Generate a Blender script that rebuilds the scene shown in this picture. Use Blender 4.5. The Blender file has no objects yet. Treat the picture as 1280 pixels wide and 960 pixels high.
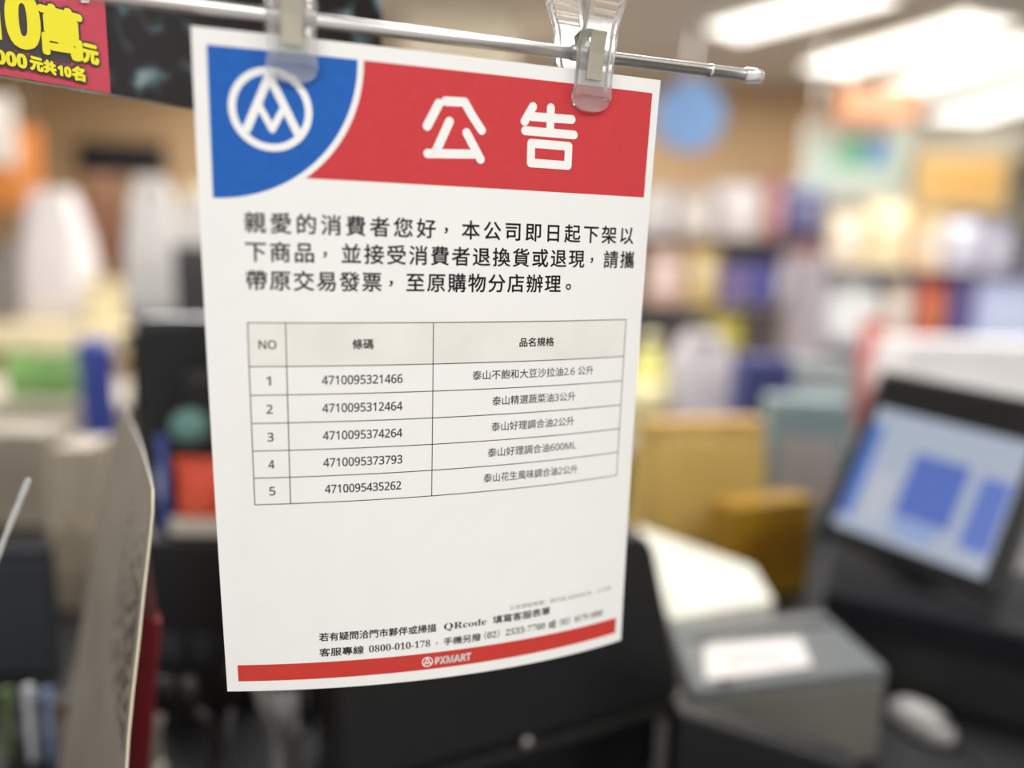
import bpy, bmesh, math, random
import numpy as np
from mathutils import Vector, Matrix
random.seed(7)
SC = bpy.context.scene
COL = SC.collection

# ------------------------------------------------------------------ camera
CAM = np.array([0.0, 0.0, 1.5])
FPX = 940.0
up = np.array([0.024668, -0.984644, -0.17297]); up /= np.linalg.norm(up)
fw = np.array([0, 0, 1.0]); fw = fw - fw.dot(up) * up; fw /= np.linalg.norm(fw)
rt = np.cross(fw, up)
M3 = np.stack([rt, fw, up])            # camera (x right, y down, z forward) -> world
cd = bpy.data.cameras.new('camera'); cam = bpy.data.objects.new('camera', cd); COL.objects.link(cam)
cd.sensor_width = 36; cd.lens = FPX / 1280 * 36
mw = Matrix.Identity(4)
for r in range(3):
    mw[r][0] = M3[r][0]; mw[r][1] = -M3[r][1]; mw[r][2] = -M3[r][2]; mw[r][3] = CAM[r]
cam.matrix_world = mw
cd.clip_start = 0.02; cd.clip_end = 100
cd.dof.use_dof = True; cd.dof.focus_distance = 0.356; cd.dof.aperture_fstop = 1.6
SC.camera = cam
# ------------------------------------------------------------------ view, world, lights
vs = SC.view_settings
SC.display_settings.display_device = 'sRGB'
vs.view_transform = 'Standard'; vs.look = 'None'; vs.gamma = 1.0; vs.use_curve_mapping = False
vs.exposure = 0.0
W = bpy.data.worlds.new('ambient_fill'); SC.world = W; W.use_nodes = True  # even ambient fill entering by the open rear, no daylight source behind it
bg = W.node_tree.nodes['Background']; bg.inputs[0].default_value = (1.0, 0.995, 0.985, 1); bg.inputs[1].default_value = 0.675
def area(name, loc, sx, sy, power, target=None):
    l = bpy.data.lights.new(name, 'AREA'); l.shape = 'RECTANGLE'; l.size = sx; l.size_y = sy; l.energy = power
    l.color = (1, 0.985, 0.965)
    o = bpy.data.objects.new(name, l); COL.objects.link(o); o.location = loc
    if target is not None:
        d = Vector(target) - Vector(loc); o.rotation_euler = d.to_track_quat('-Z', 'Y').to_euler()
    return o
area('fill_light_behind', (-0.3, -1.6, 2.9), 2.4, 0.4, 30, (-.1, .4, 1.3))  # this and the following: bare area lights added as fill, without fixtures
area('fill_light_side', (1.6, -0.4, 2.92), 0.4, 2.0, 30)
area('fill_light_aisle', (-1.2, 2.8, 2.93), 0.4, 2.4, 85)
area('fill_light_far', (2.6, 3.2, 2.93), 0.4, 2.4, 60)
area('fill_light_left', (-2.6, 5.0, 2.93), 0.4, 2.4, 80)
area('fill_light_back', (1.0, 5.6, 2.93), 2.0, 0.4, 65)
area('fill_light_right_back', (6.0, 8.5, 2.93), 0.4, 3.0, 120)  # added to brighten the dark far right of the shop
area('fill_light_shelves', (1.1, 2.5, 2.93), 1.6, 0.3, 22, (1.1, 4.6, 1.2))  # added and aimed to lift the dark gaps on the shelves
area('fill_light_counter', (0.2, 1.6, 2.93), 1.6, 0.4, 40)

# ------------------------------------------------------------------ projection helpers for measuring
def ray(px, py): return M3 @ np.array([(px - 640) / FPX, (py - 480) / FPX, 1.0])
def at(px, py, D):
    r = ray(px, py); return Vector(CAM + r * (D / r[1]))
def onz(px, py, z):
    r = ray(px, py); return Vector(CAM + r * ((z - CAM[2]) / r[2]))
def cdep(px, py, d): return Vector(CAM + ray(px, py) * d)
def c2w(p): return CAM + p @ M3.T

# ------------------------------------------------------------------ materials
def lin(c):
    return tuple(((x / 255) / 12.92 if x / 255 <= .04045 else ((x / 255 + .055) / 1.055) ** 2.4) for x in c)
MATS = {}
def mat(name, rgb, rough=0.5, metal=0.0, var=0.06, scale=30.0, trans=0.0, ior=1.45, spec=0.5, emit=None, estr=0.0, bump=0.0, coat=0.0):
    key = name
    if key in MATS: return MATS[key]
    m = bpy.data.materials.new(name); m.use_nodes = True
    nt = m.node_tree; b = nt.nodes['Principled BSDF']
    c = lin(rgb)
    tc = nt.nodes.new('ShaderNodeTexCoord')
    nz = nt.nodes.new('ShaderNodeTexNoise'); nz.inputs['Scale'].default_value = scale; nz.inputs['Detail'].default_value = 3
    nt.links.new(tc.outputs['Object'], nz.inputs['Vector'])
    rp = nt.nodes.new('ShaderNodeValToRGB')
    rp.color_ramp.elements[0].position = .3; rp.color_ramp.elements[1].position = .7
    rp.color_ramp.elements[0].color = tuple(x * (1 - var) for x in c) + (1,)
    rp.color_ramp.elements[1].color = tuple(min(1, x * (1 + var)) for x in c) + (1,)
    nt.links.new(nz.outputs['Fac'], rp.inputs['Fac']); nt.links.new(rp.outputs['Color'], b.inputs['Base Color'])
    b.inputs['Roughness'].default_value = rough; b.inputs['Metallic'].default_value = metal
    b.inputs['Transmission Weight'].default_value = trans; b.inputs['IOR'].default_value = ior
    b.inputs['Specular IOR Level'].default_value = spec; b.inputs['Coat Weight'].default_value = coat
    if emit:
        b.inputs['Emission Color'].default_value = lin(emit) + (1,); b.inputs['Emission Strength'].default_value = estr
    if bump:
        bn = nt.nodes.new('ShaderNodeBump'); bn.inputs['Strength'].default_value = bump; bn.inputs['Distance'].default_value = .001
        nt.links.new(nz.outputs['Fac'], bn.inputs['Height']); nt.links.new(bn.outputs['Normal'], b.inputs['Normal'])
    MATS[key] = m
    return m
def cmat(rgb, rough=.45): return mat('tint_%d_%d_%d_%d' % (*rgb, int(rough * 100)), rgb, rough, var=.05, scale=9)

# ------------------------------------------------------------------ object helpers
def link_mesh(name, verts, faces, m=None, parent=None, smooth=False, world=True):
    me = bpy.data.meshes.new(name); me.from_pydata([tuple(v) for v in verts], [], faces); me.update()
    return link_data(name, me, m, parent, smooth, world)
def link_data(name, me, m=None, parent=None, smooth=False, world=True):
    if m: me.materials.append(m)
    if smooth: me.polygons.foreach_set('use_smooth', [True] * len(me.polygons))
    o = bpy.data.objects.new(name, me); COL.objects.link(o)
    if parent:
        o.parent = parent
        if world: o.matrix_parent_inverse = root_matrix(parent).inverted()
    return o
def root_matrix(o):
    m = o.matrix_basis.copy()
    if o.parent: m = root_matrix(o.parent) @ o.matrix_parent_inverse @ m
    return m
def from_bm(name, bm, m=None, parent=None, smooth=False, world=True):
    me = bpy.data.meshes.new(name); bmesh.ops.recalc_face_normals(bm, faces=bm.faces); bm.to_mesh(me); bm.free()
    return link_data(name, me, m, parent, smooth, world)
def tag(o, label, cat, group=None):
    o['label'] = label; o['category'] = cat
    if group: o['group'] = group
    return o
def thing(name, label, cat, loc=(0, 0, 0), rz=0.0, group=None):
    o = bpy.data.objects.new(name, None); COL.objects.link(o); o.empty_display_size = .05
    o.location = loc; o.rotation_euler = (0, 0, rz)
    return tag(o, label, cat, group)
def struct(o): o['kind'] = 'structure'; return o
def bm_box(bm, lo, hi, bev=0.0, seg=2, mtx=None):
    lo, hi = Vector(lo), Vector(hi)
    r = bmesh.ops.create_cube(bm, size=1.0)
    vs_ = r['verts']
    for v in vs_:
        v.co = Vector(((lo[i] + hi[i]) / 2 + v.co[i] * (hi[i] - lo[i]) for i in range(3)))
    if bev > 0:
        es = list({e for v in vs_ for e in v.link_edges})
        rr = bmesh.ops.bevel(bm, geom=es, offset=bev, segments=seg, affect='EDGES', profile=.5)
        vs_ = list({v for f in rr['faces'] for v in f.verts} | {v for v in vs_ if v.is_valid})
    if mtx is not None:
        for v in vs_: v.co = mtx @ v.co
def box(name, lo, hi, m, parent=None, bev=0.0, world=False, seg=2):
    bm = bmesh.new(); bm_box(bm, lo, hi, bev, seg); return from_bm(name, bm, m, parent, False, world)
def lathe(name, prof, m, parent=None, n=24, loc=(0, 0, 0), sx=1.0, sy=1.0):
    vs_, fs = [], []
    for r, z in prof:
        for k in range(n):
            a = 2 * math.pi * k / n; vs_.append((loc[0] + r * math.cos(a) * sx, loc[1] + r * math.sin(a) * sy, loc[2] + z))
    L = len(prof)
    for i in range(L - 1):
        for k in range(n):
            fs.append((i * n + k, i * n + (k + 1) % n, (i + 1) * n + (k + 1) % n, (i + 1) * n + k))
    fs.append(tuple(range(n - 1, -1, -1))); fs.append(tuple((L - 1) * n + k for k in range(n)))
    return link_mesh(name, vs_, fs, m, parent, True, False)
def tube_data(pts, r, n=10, caps=True):
    pts = [Vector(p) for p in pts]; vs_, fs = [], []
    prev = None
    for i, p in enumerate(pts):
        t = (pts[min(i + 1, len(pts) - 1)] - pts[max(i - 1, 0)]).normalized()
        if prev is None:
            a = Vector((0, 0, 1)) if abs(t.z) < .9 else Vector((1, 0, 0)); nrm = t.cross(a).normalized()
        else:
            nrm = (prev - t * prev.dot(t)).normalized()
        prev = nrm; b = t.cross(nrm)
        rr = r[i] if isinstance(r, (list, tuple)) else r
        for k in range(n):
            a = 2 * math.pi * k / n; vs_.append(p + (nrm * math.cos(a) + b * math.sin(a)) * rr)
    for i in range(len(pts) - 1):
        for k in range(n): fs.append((i * n + k, i * n + (k + 1) % n, (i + 1) * n + (k + 1) % n, (i + 1) * n + k))
    if caps:
        fs.append(tuple(range(n - 1, -1, -1))); fs.append(tuple((len(pts) - 1) * n + k for k in range(n)))
    return vs_, fs
def tube(name, pts, r, m, parent=None, n=10, world=True):
    v, f = tube_data(pts, r, n); return link_mesh(name, v, f, m, parent, True, world)
def smooth_path(pts, k=8):
    P = [Vector(p) for p in pts]; out = []
    for i in range(len(P) - 1):
        p0, p1, p2, p3 = P[max(i - 1, 0)], P[i], P[i + 1], P[min(i + 2, len(P) - 1)]
        for j in range(k):
            t = j / k
            out.append(.5 * ((2 * p1) + (p2 - p0) * t + (2 * p0 - 5 * p1 + 4 * p2 - p3) * t * t + (3 * p1 - p0 - 3 * p2 + p3) * t ** 3))
    out.append(P[-1]); return out
def hexa(name, b4, t4, m, parent=None, world=True, bev=0.0, seg=2):
    """a solid between a bottom quad and a top quad (both listed in the same turning order)"""
    bm = bmesh.new()
    b = [bm.verts.new(p) for p in b4]; t = [bm.verts.new(p) for p in t4]
    bm.faces.new(b[::-1]); bm.faces.new(t)
    for i in range(4): bm.faces.new((b[i], b[(i + 1) % 4], t[(i + 1) % 4], t[i]))
    if bev: bmesh.ops.bevel(bm, geom=list(bm.edges), offset=bev, segments=seg, affect='EDGES', profile=.5)
    return from_bm(name, bm, m, parent, False, world)

# ================================================================== the room
CZ = 3.0
m_floor = mat('floor_tile', (206, 200, 190), .25, var=.04, scale=2)
m_ceil = mat('ceiling_board', (174, 167, 157), .8, var=.03, scale=3)
m_tan = mat('tan_wall_panel', (166, 136, 100), .6, var=.06, scale=1.2)
m_wall = mat('grey_wall_paint', (190, 184, 170), .7, var=.03, scale=1.2)
struct(box('floor', (-6, -3, -.1), (10, 13, 0), m_floor))
struct(box('ceiling', (-6, -.6, CZ), (10, 13, CZ + .1), m_ceil))
struct(box('wall_back', (2.75, 12, 0), (10, 12.1, CZ), m_wall))
struct(box('wall_inner', (-6, 7.0, 0), (2.75, 7.12, CZ), m_tan))
struct(box('wall_return', (2.6, 7.12, 0), (2.75, 12, CZ), m_wall))
struct(box('wall_left', (-6.1, -3, 0), (-6, 7.1, CZ), m_wall))
struct(box('wall_right', (10, -3, 0), (10.1, 12.1, CZ), m_wall))

# ceiling lights
m_house = mat('white_lamp_housing', (225, 225, 220), .5)
m_lamp = mat('lit_diffuser', (255, 255, 250), .5, emit=(255, 250, 240), estr=2.4)
def ceiling_light(a, b, wd, label):
    p, q = onz(a[0], a[1], CZ - .06), onz(b[0], b[1], CZ - .06)
    c = (p + q) / 2; d = q - p; L = d.length
    t = thing('ceiling_light', label, 'light', (c.x, c.y, CZ - .06), math.atan2(d.y, d.x), 'fluorescent ceiling lights')
    box('housing', (-L / 2 - .02, -wd / 2 - .02, .008), (L / 2 + .02, wd / 2 + .02, .058), m_house, t, .01)
    box('diffuser', (-L / 2, -wd / 2, -.012), (L / 2, wd / 2, .008), m_lamp, t, .005)
    for s in (-1, 1): box('end_cap', (s * L / 2 - .02, -wd / 2 - .01, -.016), (s * L / 2 + .02, wd / 2 + .01, .008), m_house, t, .004)
ceiling_light((905, 42), (1110, -12), .34, 'bright ceiling light nearest the rail end, top centre right')
ceiling_light((1030, 88), (1250, 22), .42, 'bright ceiling light between the rail-end light and the right-edge lights')
ceiling_light((1110, 118), (1330, 50), .5, 'long bright ceiling light running off the right edge')
ceiling_light((1190, 148), (1370, 96), .62, 'lowest and farthest bright ceiling light at the right edge')

# ================================================================== checkout counters
m_ctop = mat('dark_counter_laminate', (38, 38, 40), .4, var=.1)
m_cbody = mat('grey_counter_panel', (56, 55, 54), .5)
def counter(label, lo, hi, top_m, cy):
    t = thing('checkout_counter', label, 'counter', ((lo[0] + hi[0]) / 2, (lo[1] + hi[1]) / 2, 0))
    w, d = (hi[0] - lo[0]) / 2, (hi[1] - lo[1]) / 2
    box('worktop', (-w, -d, .96), (w, d, 1.0), top_m, t, .006)
    box('cabinet', (-w + .04, -d + .04, .08), (w - .04, d - .04, .96), m_cbody, t, .004)
    box('plinth', (-w + .08, -d + .08, 0), (w - .08, d - .08, .08), m_ctop, t)
counter('dark topped checkout counter under the machines', (-1.1, .2), (1.35, 1.42), m_ctop, 0)
counter('neighbouring checkout counter behind the yellow paper bag', (-.35, 1.9), (2.6, 2.55), mat('grey_counter_laminate', (118, 112, 106), .4), 0)

# ================================================================== the notice
PC = np.array([[-0.029521, 0.003432, 0.352052], [-0.002908, 0.098188, 0.01871], [-0.000291, -0.000201, 0.000946], [-1.1e-05, -1.4e-05, 3.5e-05], [2.7e-05, 2.1e-05, -9.4e-05], [0.094372, -0.003464, 0.033143], [0.000863, 0.000492, -0.002545], [0.000315, 0.000285, -0.001209], [-4.1e-05, -1e-05, 0.000103], [-0.002479, -0.001458, 0.006969], [-0.000877, -0.000579, 0.002773], [0.000279, 4.9e-05, -0.000346], [-0.000701, -6e-05, 0.000544], [-0.000439, -1.6e-05, 0.000368], [-0.000228, -7.3e-05, 0.000318]])
EX = [(i, j) for i in range(5) for j in range(5) if i + j <= 4]
def sheet(uv, off=0.0):
    """bend flat page millimetres (u right, v down from the middle) into the hanging sheet, in world metres"""
    uv = np.asarray(uv, float) / 100.0
    u, v = uv[:, 0], uv[:, 1]
    p = sum(np.outer(u ** i * v ** j, PC[k]) for k, (i, j) in enumerate(EX))
    du = sum(np.outer(i * u ** max(i - 1, 0) * v ** j, PC[k]) for k, (i, j) in enumerate(EX))
    dv = sum(np.outer(u ** i * j * v ** max(j - 1, 0), PC[k]) for k, (i, j) in enumerate(EX))
    n = np.cross(dv, du); n /= np.linalg.norm(n, axis=1)[:, None]
    return c2w(p + n * off)
m_paper = mat('white_paper', (238, 237, 234), .75, var=.012, scale=60, spec=.2)
m_red = mat('printed_red', (202, 64, 68), .7, var=.035, scale=250, spec=.2)
m_red2 = mat('printed_red_footer', (199, 62, 54), .7, var=.03, scale=250, spec=.2)
m_blue = mat('printed_blue', (38, 97, 180), .7, var=.05, scale=250, spec=.2)
m_ink = mat('black_ink', (38, 37, 38), .7, spec=.2)
m_ink2 = mat('grey_ink', (84, 84, 84), .7, spec=.2)
m_ink3 = mat('pale_ink', (128, 126, 124), .7, spec=.2)
m_line = mat('table_line_ink', (70, 68, 68), .7, spec=.2)
m_head = mat('header_cell_tint', (231, 229, 222), .75, spec=.2)
m_white = mat('unprinted_white', (241, 240, 237), .75, var=.01, spec=.2)

top_mid = Vector(sheet([(0, -148.5)])[0])
notice = thing('notice', 'white announcement sheet with red and blue heading clipped to the rail', 'notice', top_mid)
# the sheet itself: a bent page 0.16 mm thick
NU, NV = 42, 60
uu = np.linspace(-105, 105, NU + 1); vv = np.linspace(-148.5, 148.5, NV + 1)
grid = [(a, b) for b in vv for a in uu]
fr = sheet(grid, 0.0); bk = sheet(grid, -.00016)
n1 = len(grid); fs = []
def gi(i, j): return j * (NU + 1) + i
for j in range(NV):
    for i in range(NU):
        q = (gi(i, j), gi(i, j + 1), gi(i + 1, j + 1), gi(i + 1, j)); fs.append(q); fs.append(tuple(n1 + k for k in q[::-1]))
for i in range(NU):
    for j in (0, NV):
        q = (gi(i, j), gi(i + 1, j), n1 + gi(i + 1, j), n1 + gi(i, j)); fs.append(q if j == 0 else q[::-1])
for j in range(NV):
    for i in (0, NU):
        q = (gi(i, j), n1 + gi(i, j), n1 + gi(i, j + 1), gi(i, j + 1)); fs.append(q if i == 0 else q[::-1])
link_mesh('paper_sheet', np.concatenate([fr, bk]), fs, m_paper, notice)

class Ink:
    """flat page shapes in millimetres, bent onto the sheet when built"""
    def __init__(s): s.v = []; s.f = []; s.k = 0; s.lift = []
    def mark(s): s.lift += [s.k * 2.5e-6] * (len(s.v) - len(s.lift)); s.k += 1
    def quad_grid(s, f, nu, nv):
        s.mark(); b = len(s.v)
        for j in range(nv + 1):
            for i in range(nu + 1): s.v.append(f(i / nu, j / nv))
        for j in range(nv):
            for i in range(nu):
                k = b + j * (nu + 1) + i; s.f.append((k, k + nu + 1, k + nu + 2, k + 1))
    def rect(s, u0, v0, u1, v1, step=5.0):
        s.quad_grid(lambda a, b: (u0 + (u1 - u0) * a, v0 + (v1 - v0) * b), max(1, int(abs(u1 - u0) / step)), max(1, int(abs(v1 - v0) / step)))
    def stroke(s, pts, w, closed=False, cap=True):
        for a, b in zip(pts[:-1], pts[1:]):
            a, b = np.array(a), np.array(b); d = b - a; L = np.linalg.norm(d); n = np.array([-d[1], d[0]]) / L * w / 2
            s.quad_grid(lambda x, y: tuple(a + d * x + n * (1 - 2 * y)), max(1, int(L / 5)), 1)
        for p in (pts if cap else pts[1:-1]): s.disc(p, w / 2)
    def disc(s, p, r, n=20):
        s.mark(); b = len(s.v); s.v.append(tuple(p))
        for k in range(n): s.v.append((p[0] + r * math.cos(2 * math.pi * k / n), p[1] + r * math.sin(2 * math.pi * k / n)))
        for k in range(n): s.f.append((b, b + 1 + (k + 1) % n, b + 1 + k))
    def ring(s, p, r0, r1, a0=0.0, a1=2 * math.pi, n=56, m=1):
        s.quad_grid(lambda a, b: (p[0] + (r0 + (r1 - r0) * b) * math.cos(a0 + (a1 - a0) * a), p[1] + (r0 + (r1 - r0) * b) * math.sin(a0 + (a1 - a0) * a)), n, m)
    def add(s, vs_, fs_):
        b = len(s.v); s.v += [tuple(p) for p in vs_]; s.f += [tuple(b + i for i in f) for f in fs_]
    def build(s, name, m, parent, off):
        s.mark(); p = sheet(s.v, off + (np.array(s.lift)[:, None] if s.k < 60 else 0)); o = link_mesh(name, p, s.f, m, parent)
        me = o.data   # all print faces the reader
        bm = bmesh.new(); bm.from_mesh(me); nrm = Vector(M3 @ np.array([0, 0, -1.0]))
        bm.normal_update()
        fl = [f for f in bm.faces if f.normal.dot(nrm) < 0]
        if fl: bmesh.ops.reverse_faces(bm, faces=fl)
        bm.to_mesh(me); bm.free(); return o

GL = {}
def glyphs(s, res=3):
    """outline of a string of lettering at size 1: vertices (x right, y up) and faces"""
    if s in GL: return GL[s]
    c = bpy.data.curves.new('lettering', 'FONT'); c.body = s; c.size = 1; c.resolution_u = res; c.fill_mode = 'FRONT'
    o = bpy.data.objects.new('lettering', c); COL.objects.link(o); bpy.context.view_layer.update()
    dg = bpy.context.evaluated_depsgraph_get(); me = bpy.data.meshes.new_from_object(o.evaluated_get(dg))
    v = np.array([x.co[:2] for x in me.vertices]) if len(me.vertices) else np.zeros((0, 2)); f = [tuple(p.vertices) for p in me.polygons]
    bpy.data.objects.remove(o); bpy.data.curves.remove(c); bpy.data.meshes.remove(me)
    GL[s] = (v, f); return GL[s]
def bold_offsets(w):
    if w <= 0: return [(0, 0)]
    return [(0, 0)] + [(w * math.cos(a), w * math.sin(a)) for a in [math.pi / 4 * k for k in range(8)]]
def put(ink, s, u0, u1, base, size, w=0.0):
    """a string fitted between u0 and u1 on the baseline v=base, letter size and stroke growth in mm"""
    v, f = glyphs(s); x0, x1 = v[:, 0].min(), v[:, 0].max(); k = (u1 - u0) / (x1 - x0)
    pu = u0 + (v[:, 0] - x0) * k; pv = base - v[:, 1] * size
    for a, b in bold_offsets(w): ink.add(np.stack([pu + a, pv + b], 1), f)
def put_chars(ink, s, u0, pitch, base, size, w=0.0):
    for i, ch in enumerate(s):
        v, f = glyphs(ch)
        if not len(v): continue
        du, dv = 0, 0
        if ch == '，': v = (v - v.mean(0)) * .8 + np.array([.36, .33])
        if ch == '。': du, dv = .18 * size, -.12 * size
        for a, b in bold_offsets(w): ink.add(np.stack([u0 + i * pitch + v[:, 0] * size + a + du, base - v[:, 1] * size + b + dv], 1), f)
def bold(s):  # sans bold and serif bold forms of Latin letters and digits
    return ''.join(chr(0x1D7EC + ord(c) - 48) if c.isdigit() else chr(0x1D5D4 + ord(c) - 65) if 'A' <= c <= 'Z' else c for c in s)
def sans(s):
    return ''.join(chr(0x1D7E2 + ord(c) - 48) if c.isdigit() else chr(0x1D5A0 + ord(c) - 65) if 'A' <= c <= 'Z' else c for c in s)
def serif(s):
    return ''.join(chr(0x1D7CE + ord(c) - 48) if c.isdigit() else chr(0x1D400 + ord(c) - 65) if 'A' <= c <= 'Z' else chr(0x1D41A + ord(c) - 97) if 'a' <= c <= 'z' else c for c in s)

O1, O2 = .00006, .00012
# red banner, its left end cut by the quarter circle
TL = (-99.5, -142.2); R0, R1 = 58.6, 61.2
ink = Ink()
def banner(a, b):
    v = -142.2 + 49.0 * b; u0 = TL[0] + math.sqrt(max(R1 ** 2 - (v - TL[1]) ** 2, 0)); return (u0 + (100.9 - u0) * a, v)
ink.quad_grid(banner, 32, 24)
ban = ink.build('title_banner', m_red, notice, O1)
ink = Ink(); ink.ring(TL, 0.001, R0, 0, math.pi / 2, 40, 12)
pan = ink.build('logo_panel', m_blue, notice, O1)
def logo(ink, c, r):
    ink.ring(c, r * .82, r)
    q = lambda x, y: (c[0] + x * r, c[1] + y * r)
    ink.stroke([q(-.61, .56), q(-.02, -.79), q(.65, .56)], r * .205, cap=False)
    ink.stroke([q(-.30, -.12), q(.02, .47), q(.34, -.12)], r * .165, cap=False)
    ink.disc(q(-.02, -.74), r * .115)
ink = Ink(); logo(ink, (-76.0, -119.6), 16.4); ink.build('logo_mark', m_white, pan, O2)
# heading lettering, two rounded heavy characters
ink = Ink()
GONG = [[(-6.0, -127.8), (-11.2, -118.0)], [(-3.0, -129.0), (5.6, -129.4), (9.1, -124.1), (13.7, -118.1)], [(-1.2, -120.7), (-7.4, -107.2)], [(-10.9, -106.5), (10.1, -107.6)], [(6.7, -116.5), (13.4, -105.6)]]
GAO = [[(38.1, -130.3), (34.2, -123.6)], [(37.8, -126.0), (57.9, -126.4)], [(47.0, -130.6), (47.1, -120.0)], [(34.6, -119.6), (59.4, -119.6)], [(37.8, -114.3), (56.9, -114.3), (56.9, -105.6), (37.8, -105.6), (37.8, -114.3)]]
for sset in (GONG, GAO):
    for s_ in sset: ink.stroke(s_, 3.9)
ink.build('title_lettering', m_white, ban, O2)
# message
ink = Ink()
EM = 9.05
L1 = '親愛的消費者您好，本公司即日起下架以'; L2 = '下商品，並接受消費者退換貨或退現，請攜'; L3 = '帶原交易發票，至原購物分店辦理。'
put_chars(ink, L1, -88.1, 10.33, -70.9, EM, .145)
put_chars(ink, L2, -88.2, 9.84, -59.0, EM, .145)
put_chars(ink, L3, -88.3, 9.66, -47.0, EM, .145)
ink.build('message_text', m_ink, notice, O1)
# table
CU = [-88.0, -72.44, -7.71, 95.16]; CV = [-32.33] + [-13.18 + 12.785 * k for k in range(6)]
ink = Ink(); ink.rect(CU[0], CV[0], CU[3], CV[1]); tb = ink.build('table_header', m_head, notice, .00004)
ink = Ink()
for u in CU: ink.rect(u - .2, CV[0], u + .2, CV[6])
for v in CV: ink.rect(CU[0] - .2, v - .2, CU[3] + .2, v + .2)
ink.build('table_rules', m_line, notice, O1)
ink = Ink()
put(ink, sans('NO'), -83.7, -76.5, -21.0, 5.1, .07); ink.build('column_title', m_ink2, tb, O2); ink = Ink()
put(ink, '條碼', -44.2, -35.0, -21.0, 4.9, .08); ink.build('column_title', m_ink, tb, O2); ink = Ink()
put(ink, '品名規格', 34.9, 53.2, -20.6, 4.6, .1)
ink.build('column_title', m_ink, tb, O2)
ink = Ink(); ink2 = Ink(); ink3 = Ink()
codes = ['4710095321466', '4710095312464', '4710095374264', '4710095373793', '4710095435262']
names = [('泰山不飽和大豆沙拉油' + sans('2.6') + ' 公升', 11.4, 76.6), ('泰山精選蔬菜油' + sans('3') + '公升', 21.6, 66.6), ('泰山好理調合油' + sans('2') + '公升', 21.5, 66.5),
         ('泰山好理調合油' + sans('600ML'), 19.9, 68.3), ('泰山花生風味調合油' + sans('2') + '公升', 18.1, 69.8)]
for k in range(5):
    cy = CV[1] + 12.785 * (k + .5)
    put(ink, sans(codes[k]), -57.6 + (.5 if k == 4 else 0), -21.9 - (.5 if k == 4 else 0), cy + 2.0, 5.5, .09)
    w = .9 if k == 0 else 1.25
    put(ink3, sans(str(k + 1)), -80.2 - w, -80.2 + w, cy + 2.0, 5.5, .09)
    put(ink2, names[k][0], names[k][1], names[k][2], cy + 1.5, 4.85, .04)
ink.build('code_text', m_ink2, notice, O1); ink3.build('row_number_text', m_ink2, notice, O1); ink2.build('product_text', m_ink2, notice, O1)
# contact lines
ink = Ink()
put(ink, '若有疑問洽門市夥伴或掃描', -61.0, -4.6, 122.0, 4.75, .1)
put(ink, serif('QRcode'), -.6, 21.5, 122.0, 5.1, 0)
put(ink, '填寫客服表單', 25.0, 57.0, 122.0, 4.75, .1)
put(ink, '客服專線', -61.0, -40.0, 130.3, 4.75, .1)
put(ink, serif('0800-010-178'), -37.5, -7.4, 130.2, 5.2, 0)
put(ink, '，', -4.4, -3.8, 129.2, 4.4, .05)
put(ink, '手機另撥', -.6, 18.6, 130.2, 4.55, .09)
put(ink, '（' + serif('02') + '）' + serif('2533-7700'), 20.5, 54.5, 130.0, 4.9, 0)
put(ink, '或', 56.5, 61.0, 130.2, 4.6, .09)
put(ink, '（' + serif('02') + '）' + serif('8179-1000'), 63.0, 90.5, 130.0, 4.7, 0)
ink.build('contact_text', m_ink, notice, O1)
ink = Ink(); put(ink, '公告張貼時間：即日起-2024/06/30　止公佈', 33.9, 95.6, 115.9, 2.7, 0)
ink.build('date_text', m_ink3, notice, O1)
ink = Ink(); ink.rect(-99.5, 133.8, 100.5, 142.85); bar = ink.build('footer_bar', m_red2, notice, O1)
ink = Ink(); logo(ink, (-8.7, 138.6), 2.75); put(ink, bold('PXMART'), -4.8, 13.6, 140.5, 5.5, .1)
ink.build('footer_mark', m_white, bar, O2)

# ================================================================== the rail and its clips
m_chrome = mat('chrome', (232, 229, 226), .3, metal=1.0, var=.02)
m_clear = mat('clear_plastic', (252, 252, 250), .09, trans=.86, ior=1.45, var=0.0)
m_spring = mat('nickel_spring', (198, 190, 172), .38, metal=.85, var=.04, scale=120)
A, B = cdep(240, 6.5, .2905), cdep(826, 80.5, .3625)
def rail_at(px):
    """the point of the rail under a given picture column"""
    lo, hi = -3.0, 3.0
    for _ in range(60):
        t = (lo + hi) / 2; p = A + (B - A) * t; c = M3.T @ (np.array(p) - CAM); x = 640 + FPX * c[0] / c[2] if c[2] > 0.03 else -1e9
        if x < px: lo = t
        else: hi = t
    return A + (B - A) * lo
Rl, Rr = rail_at(-420), rail_at(932)
ax = (B - A).normalized()
rail = thing('hanging_rail', 'thin chrome rail across the top that holds the notice', 'rail', tuple(Rl))
tube('rod', [Rl, Rr], .0029, m_chrome, rail, 20)
cap_p = [Rr - ax * .001, Rr, Rr + ax * .008, Rr + ax * .0092]
tube('end_cap', cap_p, [.0031, .0038, .0038, .003], mat('clear_end_cap', (245, 245, 245), .1, metal=.5, trans=.3, var=0), rail, 20)
tube('collar', [Rr - ax * .022, Rr - ax * .020], .0032, m_chrome, rail, 16)
pole_b = Vector((Rl.x, Rl.y, 1.0))
tube('post', [pole_b, Vector((Rl.x, Rl.y, Rl.z + .03))], .006, m_chrome, rail, 16)
lathe('post_base', [(.05, 0), (.05, .006), (.012, .012), (.008, .02)], m_chrome, rail, 28, tuple(pole_b - Rl))

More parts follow.
